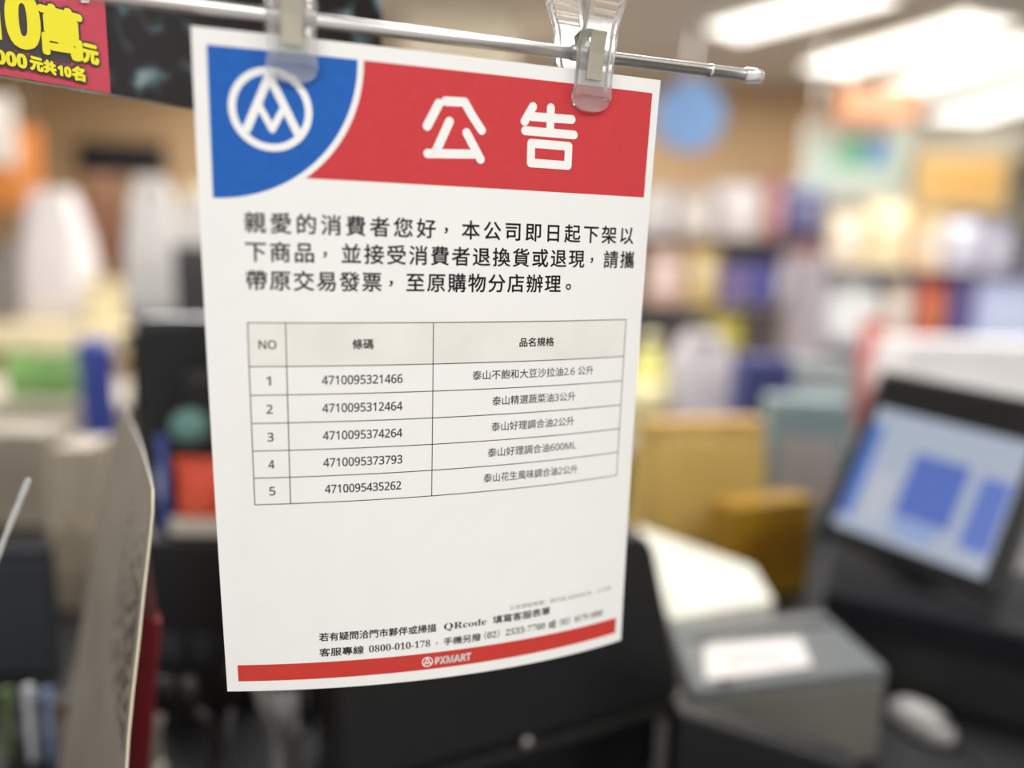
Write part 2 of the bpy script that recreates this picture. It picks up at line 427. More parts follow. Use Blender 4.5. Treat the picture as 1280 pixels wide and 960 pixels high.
def make_clip(px, label, yaw, twist_shift):
    P = rail_at(px); r = thing('display_clip', label, 'clip', tuple(P), 0, 'clear clips holding the notice')
    up_ = Vector((0, 0, 1)); s0 = Vector((ax.x, ax.y, 0)).normalized()
    # the sheet's own slope under the clip
    def frame(y):
        s = Matrix.Rotation(y, 3, 'Z') @ s0; n = s.cross(up_) ; return s, n
    mm = .001
    def half(d):
        pts = [(-34, 10.0), (-24, 9.6), (-12, 8.4), (-4, 9.6), (6, 9.4), (14, 9.4), (19, 10.2), (22, 9.6), (24, 7.4), (25.2, 3.6)]
        for (a, wa), (b, wb) in zip(pts[:-1], pts[1:]):
            if a <= d <= b: return wa + (wb - wa) * (d - a) / (b - a)
        return pts[-1][1]
    def cen(d, sgn):
        pts = [(-34, 17), (-20, 11.5), (-8, 6.0), (0, 4.2), (8, 3.2), (16, 2.4), (22, 1.5), (25.2, 1.5)]
        for (a, wa), (b, wb) in zip(pts[:-1], pts[1:]):
            if a <= d <= b: return sgn * (wa + (wb - wa) * (d - a) / (b - a))
        return sgn * pts[-1][1]
    def jaw(name, sgn, y, sh):
        s, n = frame(y); nd, ns = 60, 24; ds = np.linspace(-34, 25.2, nd + 1); V = []; Fc = []
        for side in (0, 1):
            for d in ds:
                w = half(d)
                for k in range(ns + 1):
                    f = -1 + 2 * k / ns; t = 1.1
                    if abs(f) > .72: t = 2.9 - (d > 20) * 1.2
                    if 16.2 < d < 18.4: t = max(t, 2.3)
                    if d > 22.5: t = 1.9
                    if d < -14 and abs(f) <= .72 and (int((d + 34) / 1.6) % 2): t = 1.6
                    nn = cen(d, sgn) + (sgn * t if side else 0)
                    V.append(P + s * ((f * w + sh * (1 if d < 5 else max(0, (16 - d) / 11))) * mm) + n * (nn * mm) - up_ * (d * mm))
        nn_ = (nd + 1) * (ns + 1)
        g = lambda i, j: j * (ns + 1) + i
        for j in range(nd):
            for i in range(ns):
                q = (g(i, j), g(i + 1, j), g(i + 1, j + 1), g(i, j + 1)); Fc.append(q); Fc.append(tuple(nn_ + x for x in q[::-1]))
        for i in range(ns):
            Fc.append((g(i, 0), nn_ + g(i, 0), nn_ + g(i + 1, 0), g(i + 1, 0))); Fc.append((g(i, nd), g(i + 1, nd), nn_ + g(i + 1, nd), nn_ + g(i, nd)))
        for j in range(nd):
            Fc.append((g(0, j), g(0, j + 1), nn_ + g(0, j + 1), nn_ + g(0, j))); Fc.append((g(ns, j), nn_ + g(ns, j), nn_ + g(ns, j + 1), g(ns, j + 1)))
        bm = bmesh.new(); vs2 = [bm.verts.new(v) for v in V]
        for q in Fc: bm.faces.new([vs2[i] for i in q])
        return from_bm(name, bm, m_clear, r, False, True)
    jaw('front_jaw', 1, yaw, 0); jaw('back_jaw', -1, yaw, twist_shift)
    # the sprung metal band round both jaws
    s, n = frame(yaw); path = []
    for d in np.linspace(11.5, -9, 12): path.append((cen(d, 1) + 1.3, d))
    for a in np.linspace(0, math.pi, 9)[1:-1]: path.append((math.cos(a) * (cen(-9, 1) + 1.3), -9 - math.sin(a) * 1.5))
    for d in np.linspace(-9, 11.5, 12): path.append((cen(d, -1) - 1.3, d))
    V = []; Fc = []; hw = 4.1
    for (nn, d) in path:
        for th in (0, .5):
            for f in (-1, 1):
                V.append(P + s * (f * hw * mm) + n * ((nn + (th if nn > 0 else -th)) * mm) - up_ * ((d - (th if abs(nn) < 5 and d < -8 else 0)) * mm))
    for i in range(len(path) - 1):
        a, b = i * 4, i * 4 + 4
        Fc += [(a, a + 1, b + 1, b), (a + 2, b + 2, b + 3, a + 3), (a, b, b + 2, a + 2), (a + 1, a + 3, b + 3, b + 1)]
    Fc += [(0, 2, 3, 1), (len(V) - 4, len(V) - 3, len(V) - 1, len(V) - 2)]
    bm = bmesh.new(); vs2 = [bm.verts.new(v) for v in V]
    for q in Fc: bm.faces.new([vs2[i] for i in q])
    from_bm('spring', bm, m_spring, r)
    tube('hinge_pin', [P - s * .0098 + up_ * .0, P + s * .0098], .0036, m_clear, r, 16)
make_clip(362, 'clear plastic clip with metal spring above the blue emblem', math.radians(4), 0)
make_clip(737, 'clear plastic clip with metal spring on the red banner end', math.radians(7), -5.5)

# ================================================================== hanging signs at the top left
ZB = 1.5 + .075
S0, S1 = onz(0, 94, ZB), onz(243, 134.5, ZB)
sd = (S1 - S0); sd.z = 0; sd.normalize(); sn = sd.cross(Vector((0, 0, 1)))     # sn points at the shopper
def on_sign(px, py, off=0.0):
    r = Vector(ray(px, py)); o = Vector(CAM); q = S0 + sn * off; t = (q - o).dot(sn) / r.dot(sn); return o + r * t
def sign_uv(p): return ((p - S0).dot(sd), p.z - ZB)
def sign_pt(u, z, off): return S0 + sd * u + sn * off + Vector((0, 0, z))
u480 = sign_uv(on_sign(478, 60))[0]; u137 = sign_uv(on_sign(137, 60, .004))[0]; uL = -.12
mp = bpy.data.materials.new('dark_spotted_gloss'); mp.use_nodes = True  # near-black gloss with grey and teal noise spots
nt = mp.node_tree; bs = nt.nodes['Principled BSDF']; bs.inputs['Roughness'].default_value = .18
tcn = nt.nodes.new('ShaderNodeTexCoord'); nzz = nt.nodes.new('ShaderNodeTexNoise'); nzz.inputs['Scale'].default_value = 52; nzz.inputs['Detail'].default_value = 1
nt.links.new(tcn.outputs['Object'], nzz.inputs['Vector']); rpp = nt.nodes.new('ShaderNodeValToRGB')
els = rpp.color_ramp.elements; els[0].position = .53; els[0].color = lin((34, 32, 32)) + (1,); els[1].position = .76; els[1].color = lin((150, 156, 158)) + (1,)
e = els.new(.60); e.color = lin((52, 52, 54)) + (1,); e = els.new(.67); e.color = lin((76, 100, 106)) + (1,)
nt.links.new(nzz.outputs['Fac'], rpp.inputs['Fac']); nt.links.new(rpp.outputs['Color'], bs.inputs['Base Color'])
def sign_slab(name, u0, u1, z0, z1, o0, o1, m, parent):
    b4 = [sign_pt(u0, z0, o0), sign_pt(u1, z0, o0), sign_pt(u1, z0, o1), sign_pt(u0, z0, o1)]
    t4 = [sign_pt(u0, z1, o0), sign_pt(u1, z1, o0), sign_pt(u1, z1, o1), sign_pt(u0, z1, o1)]
    return hexa(name, b4, t4, m, parent)
panel = thing('hanging_sign', 'dark glossy hanging sign behind the rail beside the magenta card', 'sign', tuple(sign_pt((uL + u480) / 2, 0, -.005)))
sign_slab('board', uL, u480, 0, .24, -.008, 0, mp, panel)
for u in (uL + .04, u480 - .04): tube('hanger_wire', [sign_pt(u, .235, -.004), Vector((*sign_pt(u, 0, -.004).xy, CZ))], .0012, m_chrome, panel, 6)
m_mag = mat('magenta_card', (204, 72, 92), .5, var=.05, scale=14)
m_yel = mat('yellow_print', (247, 236, 44), .5, var=.02)
m_drk = mat('charcoal_print', (72, 66, 70), .5, var=.04)
card = thing('promotion_card', 'magenta promotion card with yellow lettering at the top left corner', 'card', tuple(sign_pt(u137 / 2, 0, .002)))
sign_slab('card_sheet', uL + .01, u137, .0, .20, .0006, .0018, m_mag, card)
def sign_shape(name, polys, m, parent, off):
    V = []; Fc = []
    for k, (v, f) in enumerate(polys):
        b = len(V); V += [sign_pt(p[0], p[1], off + k * 6e-6) for p in v]; Fc += [tuple(b + i for i in q) for q in f]
    return link_mesh(name, V, Fc, m, parent)
def sign_poly(pts):
    v = [sign_uv(on_sign(x, y, .002)) for x, y in pts]; return (v, [tuple(range(len(v)))])
sign_shape('dark_burst', [sign_poly([(-60, -40), (46, -40), (50, -2), (57, 8), (59, 55), (92, 69), (88, 80), (60, 76), (36, 66), (0, 60), (-60, 50)][::-1])], m_drk, card, .0020)
def sign_text(s, p0, p1, ytop, w):
    """lettering whose lower left and lower right picture points and top left row are measured"""
    a, b = sign_uv(on_sign(*p0, .002)), sign_uv(on_sign(*p1, .002)); tz = sign_uv(on_sign(p0[0], ytop, .002))[1]
    v, f = glyphs(s); x0, x1 = v[:, 0].min(), v[:, 0].max(); y0, y1 = v[:, 1].min(), v[:, 1].max()
    t = (v[:, 0] - x0) / (x1 - x0); h = tz - a[1]
    u = a[0] + (b[0] - a[0]) * t; z = a[1] + (b[1] - a[1]) * t + (v[:, 1] - y0) / (y1 - y0) * h
    return [(np.stack([u + c, z + d], 1).tolist(), f) for c, d in bold_offsets(w)]
TXT = [(bold('1'), (-32, 49), (2, 50), -14, .0), (bold('0'), (11, 57.5), (50, 62), -12, .0009), ('萬', (53, 65), (103, 76), 5, .0010), ('元', (104, 77), (122, 81), 55, .0006),
       (bold('000'), (-6, 79), (33, 86), 62, .0003), ('元', (38, 86.5), (53, 90), 71, .00045), ('共', (55, 90), (69, 94), 75, .00045), (bold('10'), (72, 94), (88, 97), 82, .0003), ('名', (90, 99), (105, 102), 83, .00045)]
sign_shape('letter_outline', [q for s_, a, b, t_, w in TXT for q in sign_text(s_, a, b, t_, w + .0011)], m_drk, card, .0021)
sign_shape('yellow_lettering', [q for s_, a, b, t_, w in TXT for q in sign_text(s_, a, b, t_, w)], m_yel, card, .0027)
for k, (x, y) in enumerate([(2, -6), (46, -8)]):
    sign_shape('red_flag', [sign_poly([(x, y), (x + 7, y + 1), (x + 4, y + 14)])], mat('red_flag_print', (205, 60, 60), .5), card, .00205)
sign_shape('white_patch', [sign_poly([(97, -12), (112, -10), (110, 4), (100, 4)])], m_white, card, .0034)

# ================================================================== booklet, binder and sleeves at the left
def curved_leaf(name, near, far, th, m, parent, bulge=.006, n=10):
    """a standing leaf between a near edge curve and a far edge curve"""
    N = len(near); V = []; Fc = []
    for side in (0, 1):
        for j in range(N):
            a, b = Vector(near[j]), Vector(far[j]); d = (b - a); nr = Vector((d.y, -d.x, 0)).normalized()
            for i in range(n + 1):
                t = i / n; V.append(a + d * t + nr * (bulge * math.sin(math.pi * t) + (th if side else 0)))
    K = N * (n + 1); g = lambda i, j: j * (n + 1) + i
    for j in range(N - 1):
        for i in range(n):
            q = (g(i, j), g(i + 1, j), g(i + 1, j + 1), g(i, j + 1)); Fc += [q, tuple(K + x for x in q[::-1])]
    for i in range(n):
        Fc += [(g(i, 0), K + g(i, 0), K + g(i + 1, 0), g(i + 1, 0)), (g(i, N - 1), g(i + 1, N - 1), K + g(i + 1, N - 1), K + g(i, N - 1))]
    for j in range(N - 1):
        Fc += [(g(0, j), g(0, j + 1), K + g(0, j + 1), K + g(0, j)), (g(n, j), K + g(n, j), K + g(n, j + 1), g(n, j + 1))]
    bm = bmesh.new(); v2 = [bm.verts.new(v) for v in V]
    for q in Fc: bm.faces.new([v2[i] for i in q])
    return from_bm(name, bm, m, parent, False)
ys = [612, 640, 680, 740, 800, 860, 920, 985]; xs = [190, 190, 186, 179, 173, 166, 160, 156]
near = [cdep(x, y, .40 + .0 * k) for k, (x, y) in enumerate(zip(xs, ys))]
fx = [150, 146, 141, 134, 128, 122, 116, 110]; fy = [470, 485, 506, 540, 574, 608, 642, 678]
far = []
for p, x in zip(near, fx):      # level top and rows: the far edge repeats the near edge's heights
    r = ray(x, 0); best = None
    # find the picture row where the column x at distance .66 has the wanted height
    lo, hi = 300.0, 1500.0
    for _ in range(50):
        yv = (lo + hi) / 2
        if at(x, yv, .60).z > p.z: lo = yv
        else: hi = yv
    far.append(at(x, lo, .60))
zb = near[-1].z
bk_ = thing('booklet', 'grey printed booklet standing edge-on at the left of the notice', 'booklet', tuple(near[-1]))
ext = lambda L: L + [L[-1] + (L[-1] - L[-2]).normalized() * ((L[-1].z - 1.004) / max(1e-6, -(L[-1] - L[-2]).normalized().z))]
near_x, far_x = ext(near), ext(far)
m_leaf = mat('grey_printed_leaf', (150, 141, 130), .45, var=.12, scale=18)
m_edge = mat('cream_page_edge', (236, 226, 200), .5)
curved_leaf('front_leaf', near_x, far_x, .0009, m_leaf, bk_, .003)
tube('page_edge', [p + Vector((.0004, 0, 0)) for p in near_x], .0007, m_edge, bk_, 8)
# printed lines on the leaf facing the shopper
V = []; Fc = []
for rI in range(15):
    for j0 in range(3, 7):
        pass
def leaf_pt(t, z):
    for j in range(len(near_x) - 1):
        if near_x[j].z >= z >= near_x[j + 1].z:
            k = (near_x[j].z - z) / (near_x[j].z - near_x[j + 1].z); a = near_x[j].lerp(near_x[j + 1], k); b = far_x[j].lerp(far_x[j + 1], k)
            d = b - a; nr = Vector((d.y, -d.x, 0)).normalized(); return a + d * t + nr * (.003 * math.sin(math.pi * t)), nr
    return near_x[-1], Vector((1, 0, 0))
for ln, (t0, t1) in enumerate([(.07, .10), (.115, .15), (.17, .205), (.23, .27), (.30, .34), (.40, .46)]):
    z = near_x[2 if ln % 2 else 3].z - random.uniform(0, .02)
    while z > near_x[6].z - .02:
        h = random.uniform(.0014, .0034); t1 = t0 + random.uniform(.012, .034)
        q = []
        for (t, zz) in ((t0, z), (t1, z), (t1, z - h), (t0, z - h)):
            p, nr = leaf_pt(t, zz)
            q += [p - nr * .0003, p + nr * .0013]
        b = len(V); V += q
        Fc += [(b, b + 2, b + 4, b + 6), (b + 1, b + 7, b + 5, b + 3)]
        z -= h + random.choice([.0008, .0012, .0012, .007])
link_mesh('printed_lines', V, Fc, mat('leaf_ink', (52, 48, 48), .6), bk_)

def slab_px(name, label, cat, quad_bottom, quad_top, m, bev=.002, part='body', group=None):
    b = [Vector(p) for p in quad_bottom]; t = [Vector(p) for p in quad_top]
    c = sum(b, Vector()) / 4
    o = thing(name, label, cat, tuple(c), 0, group); hexa(part, b, t, m, o, True, bev); return o
# maroon binder standing behind the booklet
m_mar = mat('maroon_board', (136, 38, 46), .45, var=.06, scale=20)
f0, f1 = at(170, 776, .50), at(203, 776, .50)
dirb = Vector((.30, .95, 0)).normalized()
def drop(p, z): return Vector((p.x, p.y, z))
q0, q1 = f0, f1; q2, q3 = f1 + Vector((-.045, .07, 0)), f0 + Vector((-.045, .07, 0))
bot = [drop(p, 1.001) + Vector((-.028, -.006, 0)) for p in (q0, q1, q2, q3)]
binder = slab_px('binder', 'maroon binder box standing behind the grey booklet', 'binder', bot, [q0, q1, q2, q3], m_mar, .003, 'cover')
# its paler pages stand above the open top
pg = [p.lerp(sum((q0, q1, q2, q3), Vector()) / 4, .1) for p in (q0, q1, q2, q3)]
hexa('page_block', [p - Vector((0, 0, .02)) for p in pg], [p + Vector((-.006, 0, .052)) for p in pg], mat('dim_red_pages', (122, 76, 76), .5), binder, True, .002)

# clear acrylic divider at the left edge
m_acr = mat('clear_acrylic', (235, 238, 238), .05, trans=.95, ior=1.4, var=0)
e1, e2 = cdep(36, 598, .42), cdep(-6, 702, .415)
dd = (e2 - e1).normalized(); e3 = e2 + dd * ((e2.z - 1.004) / -dd.z)
acr = thing('acrylic_strip', 'clear acrylic strip glinting at the left border', 'strip', (e3.x, e3.y, 1.0))
pts = []; rad = []
for k in range(60):
    pts.append(e1.lerp(e3, k / 59)); rad.append(.0014 + .0005 * random.random())
tube('strip', pts, rad, mat('glinting_acrylic', (235, 238, 238), .12, trans=.6, ior=1.45, var=0), acr, 10)
box('foot', (-.03, -.02, 0), (.02, .02, .005), m_acr, acr, .001)

# ------------------------------------------------------------------ generic goods
def lighter(c, k): return tuple(int(max(0, min(255, x + (255 - x) * k if k > 0 else x * (1 + k)))) for x in c)
def goods(kind, x0, x1, y0, y1, D, rgb, label, cat, name=None, base=None, rz=None, acc=None, group=None, depth=None):
    """one item measured by its left, right, top and bottom in the photo and its distance from the camera"""
    bl, br = at(x0, y1, D), at(x1, y1, D); tp = at((x0 + x1) / 2, y0, D)
    w = (br - bl).length; c = (bl + br) / 2; z0 = base if base is not None else c.z; h = tp.z - z0
    dp = depth or min(w * .7, .3); rz = rz if rz is not None else 0.0
    if base is not None: z0 = base + .0015; h -= .0015
    t = thing(name or kind, label, cat, (c.x, c.y + dp / 2 + .03, z0), rz, group)
    M = cmat(rgb); A2 = cmat(acc if acc else lighter(rgb, .45)); hw, hd = w / 2, dp / 2
    if kind == 'carton':
        box('body', (-hw, -hd, 0), (hw, hd, h), M, t, min(w, h) * .03)
        box('printed_panel', (-hw * .74, -hd - .0015, h * .22), (hw * .74, -hd + .001, h * .74), A2, t)
        box('top_flap', (-hw * .97, -hd * .97, h), (hw * .97, hd * .02, h + .003), M, t)
    elif kind == 'pouch':
        n = 14; V = []; Fc = []
        for side in (-1, 1):
            for j in range(n + 1):
                v = j / n; bz = math.sin(math.pi * min(1, .12 + v * .95)) ** .6 if v < 1 else 0
                for i in range(n + 1):
                    u = -1 + 2 * i / n; edge = max(0, 1 - u ** 4) ** .7; pinch = 1 - .06 * math.sin(math.pi * v)
                    V.append((hw * u * pinch, side * hd * edge * (bz if v > 0 else .8), h * v))
        K = (n + 1) ** 2
        for j in range(n):
            for i in range(n):
                a = j * (n + 1) + i; q = (a, a + 1, a + n + 2, a + n + 1); Fc += [q, tuple(K + x for x in q[::-1])]
        link_mesh('body', V, Fc, M, t, True, False)
        box('seal_strip', (-hw, -.002, h * .94), (hw, .002, h), M, t)
        me = lathe('label_patch', [(.001, 0), (1, 0), (1, .004), (.001, .004)], A2, t, 20)
        me.data.polygons.foreach_set('use_smooth', [False] * len(me.data.polygons)); me.scale = (hw * .58, h * .2, 1); me.rotation_euler = (math.pi / 2, 0, 0); me.location = (0, -hd * .98, h * .5)
    elif kind == 'bottle':
        r = hw; lathe('body', [(r * .9, 0), (r, h * .03), (r, h * .55), (r * .92, h * .64), (r * .45, h * .8), (r * .36, h * .84), (r * .36, h * .9)], M, t)
        lathe('cap', [(r * .42, h * .88), (r * .42, h * .99), (r * .36, h)], A2, t)
        lathe('label_band', [(r * 1.01, h * .14), (r * 1.01, h * .5)], A2, t)
    elif kind == 'tub':
        r = hw; lathe('body', [(r * .82, 0), (r * .86, h * .02), (r * .97, h * .82)], M, t)
        lathe('lid', [(r, h * .8), (r, h * .97), (r * .93, h)], A2, t)
        lathe('label_band', [(r * .905, h * .2), (r * .965, h * .66)], cmat(lighter(rgb, .3)), t)
    elif kind == 'bag':
        b4 = [(-hw, -hd, 0), (hw, -hd, 0), (hw, hd, 0), (-hw, hd, 0)]; t4 = [(-hw * .93, -hd * .35, h), (hw * .95, -hd * .3, h), (hw * .95, hd * .3, h), (-hw * .93, hd * .35, h)]
        bm = bmesh.new(); b = [bm.verts.new(p) for p in b4]; u = [bm.verts.new(p) for p in t4]
        bm.faces.new(b[::-1]); bm.faces.new(u)
        for i in range(4): bm.faces.new((b[i], b[(i + 1) % 4], u[(i + 1) % 4], u[i]))
        bmesh.ops.subdivide_edges(bm, edges=list(bm.edges), cuts=5, use_grid_fill=True)
        for v in bm.verts:
            q = max(0, min(1, v.co.z / h)); k = (1 - .30 * q ** 5) * (1 + .07 * math.sin(math.pi * q)) if name in ('plastic_bag', 'sack') else 1.0
            v.co.x *= k; v.co.y *= k
            if name in ('plastic_bag', 'sack'): v.co.z -= h * .10 * (q ** 2) * (v.co.x / hw) ** 2
            v.co += Vector((random.uniform(-1, 1), random.uniform(-1, 1), 0)) * hw * .035
        from_bm('body', bm, M, t, True, False)
        kk = .55 if name in ('plastic_bag', 'sack') else .96
        box('fold_band', (-hw * kk, -hd * .4, h * .9), (hw * kk, hd * .4, h * 1.02), A2, t, .004)
    return t

# ================================================================== machines on the counter
m_blk = mat('black_plastic', (27, 26, 26), .45, var=.08, scale=60)
m_blk2 = mat('black_gloss_plastic', (20, 20, 21), .3, var=.05)
m_char = mat('charcoal_plastic', (27, 28, 31), .6, var=.06, spec=.1)
m_screw = mat('screw_head', (170, 168, 160), .35, metal=.8)
m_dgrey = mat('dark_grey_plastic', (64, 62, 58), .5, var=.06)
# large black till seen from behind, left of and behind the notice
tp0, tp1 = at(166, 396, .86), at(620, 396, .98)
b0, b1 = at(176, 690, .86), at(620, 690, .98)
bx = (tp1 - tp0); bx.z = 0; Lx = bx.length; yw = math.atan2(bx.y, bx.x)
till = thing('till_monitor', 'large black till monitor seen from behind, left of the notice', 'monitor', (tp0.x, tp0.y, 1.0), yw)
zt, zb2 = tp0.z - 1.0, b0.z - 1.0
bm = bmesh.new(); bm_box(bm, (0, 0, zb2), (Lx, .035, zt), .012, 3); from_bm('panel', bm, m_blk2, till, False, False)
box('rear_housing', (.05, -.03, zb2 + .05), (Lx - .05, 0, zt - .06), m_blk, till, .012)
box('neck', (Lx / 2 - .05, -.015, .02), (Lx / 2 + .05, .03, zb2 + .06), m_blk, till, .006)
box('foot', (Lx / 2 - .14, -.10, 0), (Lx / 2 + .14, .12, .02), m_blk, till, .006)
lathe('led_glow_disc', [(.0001, 0), (.021, 0), (.021, .0012), (.0001, .0012)], mat('teal_led_glow', (112, 158, 148), .5), till, 24).rotation_euler = (math.pi / 2, 0, 0)  # teal disc coloured to stand in for a small LED's blurred glow
led_disc = till.children[-1]; pst = at(236, 535, .84); loc = Matrix.Rotation(-yw, 3, 'Z') @ (pst - till.location); led_disc.location = (loc.x, -.031, loc.z)

# black slip printer in front of it, under the notice
pA, pB = onz(425, 990, 1.08), onz(849, 872, 1.08)
ex = (pB - pA); ex.z = 0; wP = ex.length; yp = math.atan2(ex.y, ex.x)
tA = onz(803, 694, 1.245)
prn = thing('slip_printer', 'black slip printer with tapered side below the notice', 'printer', (pA.x, pA.y, 1.0), yp)
prof = [(0, .08), (wP, .08), (wP, .10), (wP - .03, .232), (wP - .042, .245), (.02, .245), (0, .225)]
bm = bmesh.new(); vf = [bm.verts.new((x, 0.012 if z > .2 else 0, z)) for x, z in prof]; vb_ = [bm.verts.new((x, .17, z)) for x, z in prof]
bm.faces.new(vf); bm.faces.new(vb_[::-1])
for i in range(len(prof)): bm.faces.new((vf[i], vb_[i], vb_[(i + 1) % len(prof)], vf[(i + 1) % len(prof)]))
bmesh.ops.bevel(bm, geom=list(bm.edges), offset=.004, segments=2, affect='EDGES')
from_bm('housing', bm, m_blk, prn, False, False)
box('base', (.012, .012, 0), (wP - .012, .165, .082), m_blk2, prn, .006)
box('lower_ledge', (.0, -.006, .066), (wP + .003, .02, .078), m_blk, prn, .003)
for fx_ in (.49, .985): 
    s_ = lathe('screw', [(.0001, 0), (.0055, 0), (.005, .003), (.0001, .004)], m_screw, prn, 16); s_.rotation_euler = (math.pi / 2, 0, 0); s_.location = (wP * fx_, -.005, .082 if fx_ < .9 else .084)

# grey receipt printer with a white slip on top
gz = 1.5 - .40
g0, g1, g2, g3 = onz(867, 864, gz), onz(1111, 836, gz), onz(985, 769, gz), onz(838, 783, gz)
m_grey = mat('grey_printer_shell', (108, 106, 98), .5, var=.04)
m_gtop = mat('grey_printer_lid', (102, 105, 105), .35, var=.04)
rec = thing('receipt_printer', 'grey receipt printer to the right of the black slip printer', 'printer', (g0.x, g0.y, 1.0))
g2 = g1 + (g3 - g0) + Vector((-.02, .0, 0))
shell_t = [g0, g1, g2, g3]
hexa('shell', [drop(p, 1.0) for p in shell_t], [p - Vector((0, 0, .012)) for p in shell_t], m_grey, rec, True, .004)
hexa('lid', [p - Vector((0, 0, .012)) for p in shell_t], shell_t, m_gtop, rec, True, .003)
def quad_pt(q, a, b): return q[0].lerp(q[1], a).lerp(q[3].lerp(q[2], a), b)
hexa('tear_slot', [quad_pt(shell_t, a, b) + Vector((0, 0, -.002)) for a, b in ((.05, .72), (.95, .72), (.95, .80), (.05, .80))], [quad_pt(shell_t, a, b) + Vector((0, 0, .0008)) for a, b in ((.05, .72), (.95, .72), (.95, .80), (.05, .80))], m_blk, rec)
hexa('side_strip', [quad_pt(shell_t, a, b) + Vector((0, 0, -.002)) for a, b in ((.14, 0.03), (.19, .03), (.19, .68), (.14, .68))], [quad_pt(shell_t, a, b) + Vector((0, 0, .0009)) for a, b in ((.14, .03), (.19, .03), (.19, .68), (.14, .68))], m_char, rec)
slip_q = [onz(882, 850, gz + .002), onz(1015, 832, gz + .002), onz(1000, 797, gz + .002), onz(880, 806, gz + .002)]
sl = thing('paper_slip', 'white paper slip lying on the grey receipt printer', 'paper', tuple(sum(slip_q, Vector()) / 4))
hexa('slip_sheet', [p - Vector((0, 0, .0010)) for p in slip_q], [p + Vector((0, 0, .0004)) for p in slip_q], mat('slip_paper', (206, 201, 198), .6), sl)
hexa('pink_print', [quad_pt(slip_q, a, b) + Vector((0, 0, .0004)) for a, b in ((.2, .3), (.8, .3), (.8, .6), (.2, .6))], [quad_pt(slip_q, a, b) + Vector((0, 0, .0006)) for a, b in ((.2, .3), (.8, .3), (.8, .6), (.2, .6))], mat('slip_pink', (200, 178, 178), .6), sl)

# black card reader standing in front of the receipt printer
c0, c1 = at(848, 890, .565), at(1078, 962, .565)
crd = slab_px('card_reader', 'black card reader with sloping top in front of the grey receipt printer', 'card reader', [drop(p, 1.0) for p in (c0, c1, c1 + Vector((0, .035, 0)), c0 + Vector((0, .035, 0)))], [c0, c1, c1 + Vector((0, .035, -.004)), c0 + Vector((0, .035, -.004))], m_blk, .004, 'shell')
dcr = (c1 - c0)
hexa('card_slot', [c0 + dcr * t + Vector((0, y, z)) for t, y, z in ((.2, .012, -.001), (.8, .012, -.001), (.8, .018, -.002), (.2, .018, -.002))], [c0 + dcr * t + Vector((0, y, z)) for t, y, z in ((.2, .012, .0006), (.8, .012, .0006), (.8, .018, -.0002), (.2, .018, -.0002))], m_dgrey, crd)

# white paper pad behind
wz = 1.105
wq = [onz(838, 774, wz), onz(968, 751, wz), onz(942, 708, wz), onz(797, 657, wz)]
pad = thing('paper_pad', 'thick white paper pad block behind the receipt printer', 'paper pad', tuple(drop(sum(wq, Vector()) / 4, 1.0)))
hexa('backing_box', [drop(p, 1.0) for p in wq], [p - Vector((0, 0, .03)) for p in wq], mat('grey_pad_box', (150, 146, 138), .6), pad, True, .003)
hexa('page_block', [p - Vector((0, 0, .03)) for p in wq], wq, mat('pad_white', (206, 204, 192), .6), pad, True, .002)

# yellow carton and mustard box
goods('bag', 795, 966, 540, 712, 1.16, (205, 172, 96), 'large crumpled yellow paper bag behind the white pad', 'bag', 'paper_bag', base=1.0, acc=(188, 150, 84), rz=math.radians(12), depth=.10)
goods('carton', 898, 1025, 640, 742, 1.02, (150, 112, 24), 'mustard yellow box at the foot of the yellow bag', 'box', 'mustard_box', base=1.0, acc=(138, 98, 18), rz=math.radians(20), depth=.06)
goods('carton', 965, 1062, 508, 660, 1.30, (128, 146, 150), 'grey blue carton left of the lit screen', 'box', 'carton', base=1.0, acc=(168, 160, 158), rz=math.radians(-8), depth=.09)

# touch screen monitor with blue and white windows
sq = [at(1060, 658, .92), at(1224, 722, .80), at(1296, 556, .845), at(1080, 506, .985)]      # BL BR TR TL
sx_ = ((sq[1] - sq[0]) + (sq[2] - sq[3])).normalized(); sy_ = ((sq[3] - sq[0]) + (sq[2] - sq[1])); sy_ = (sy_ - sx_ * sy_.dot(sx_)).normalized(); sz_ = sx_.cross(sy_)
sc_ = sum(sq, Vector()) / 4; swd = ((sq[1] - sq[0]).length + (sq[2] - sq[3]).length) / 2; sht = ((sq[3] - sq[0]).length + (sq[2] - sq[1]).length) / 2
R4 = Matrix.Identity(4)
for i in range(3): R4[i][0] = sx_[i]; R4[i][1] = sy_[i]; R4[i][2] = sz_[i]
mtx = Matrix.Translation(sc_) @ R4
base_c = Vector((sc_.x + .03, sc_.y + .05, 1.0))
tsm = thing('touch_screen', 'lit cashier screen showing blue and white windows at right', 'monitor', tuple(base_c))
def sbox(name, lo, hi, m, bev=0.0, parent=tsm):
    bm = bmesh.new(); bm_box(bm, lo, hi, bev, 2, mtx); return from_bm(name, bm, m, parent)
hw_, hh_ = swd / 2, sht / 2
sbox('bezel', (-hw_ - .018, -hh_ - .02, -.03), (hw_ + .02, hh_ + .055, -.002), m_blk2, .006)
ms = bpy.data.materials.new('lit_screen'); ms.use_nodes = True
nt = ms.node_tree; bs = nt.nodes['Principled BSDF']; bs.inputs['Roughness'].default_value = .3; bs.inputs['Base Color'].default_value = (.02, .02, .02, 1)
bs.inputs['Emission Color'].default_value = lin((176, 186, 204)) + (1,); bs.inputs['Emission Strength'].default_value = .85
sbox('screen', (-hw_, -hh_, -.004), (hw_, hh_, 0), ms)
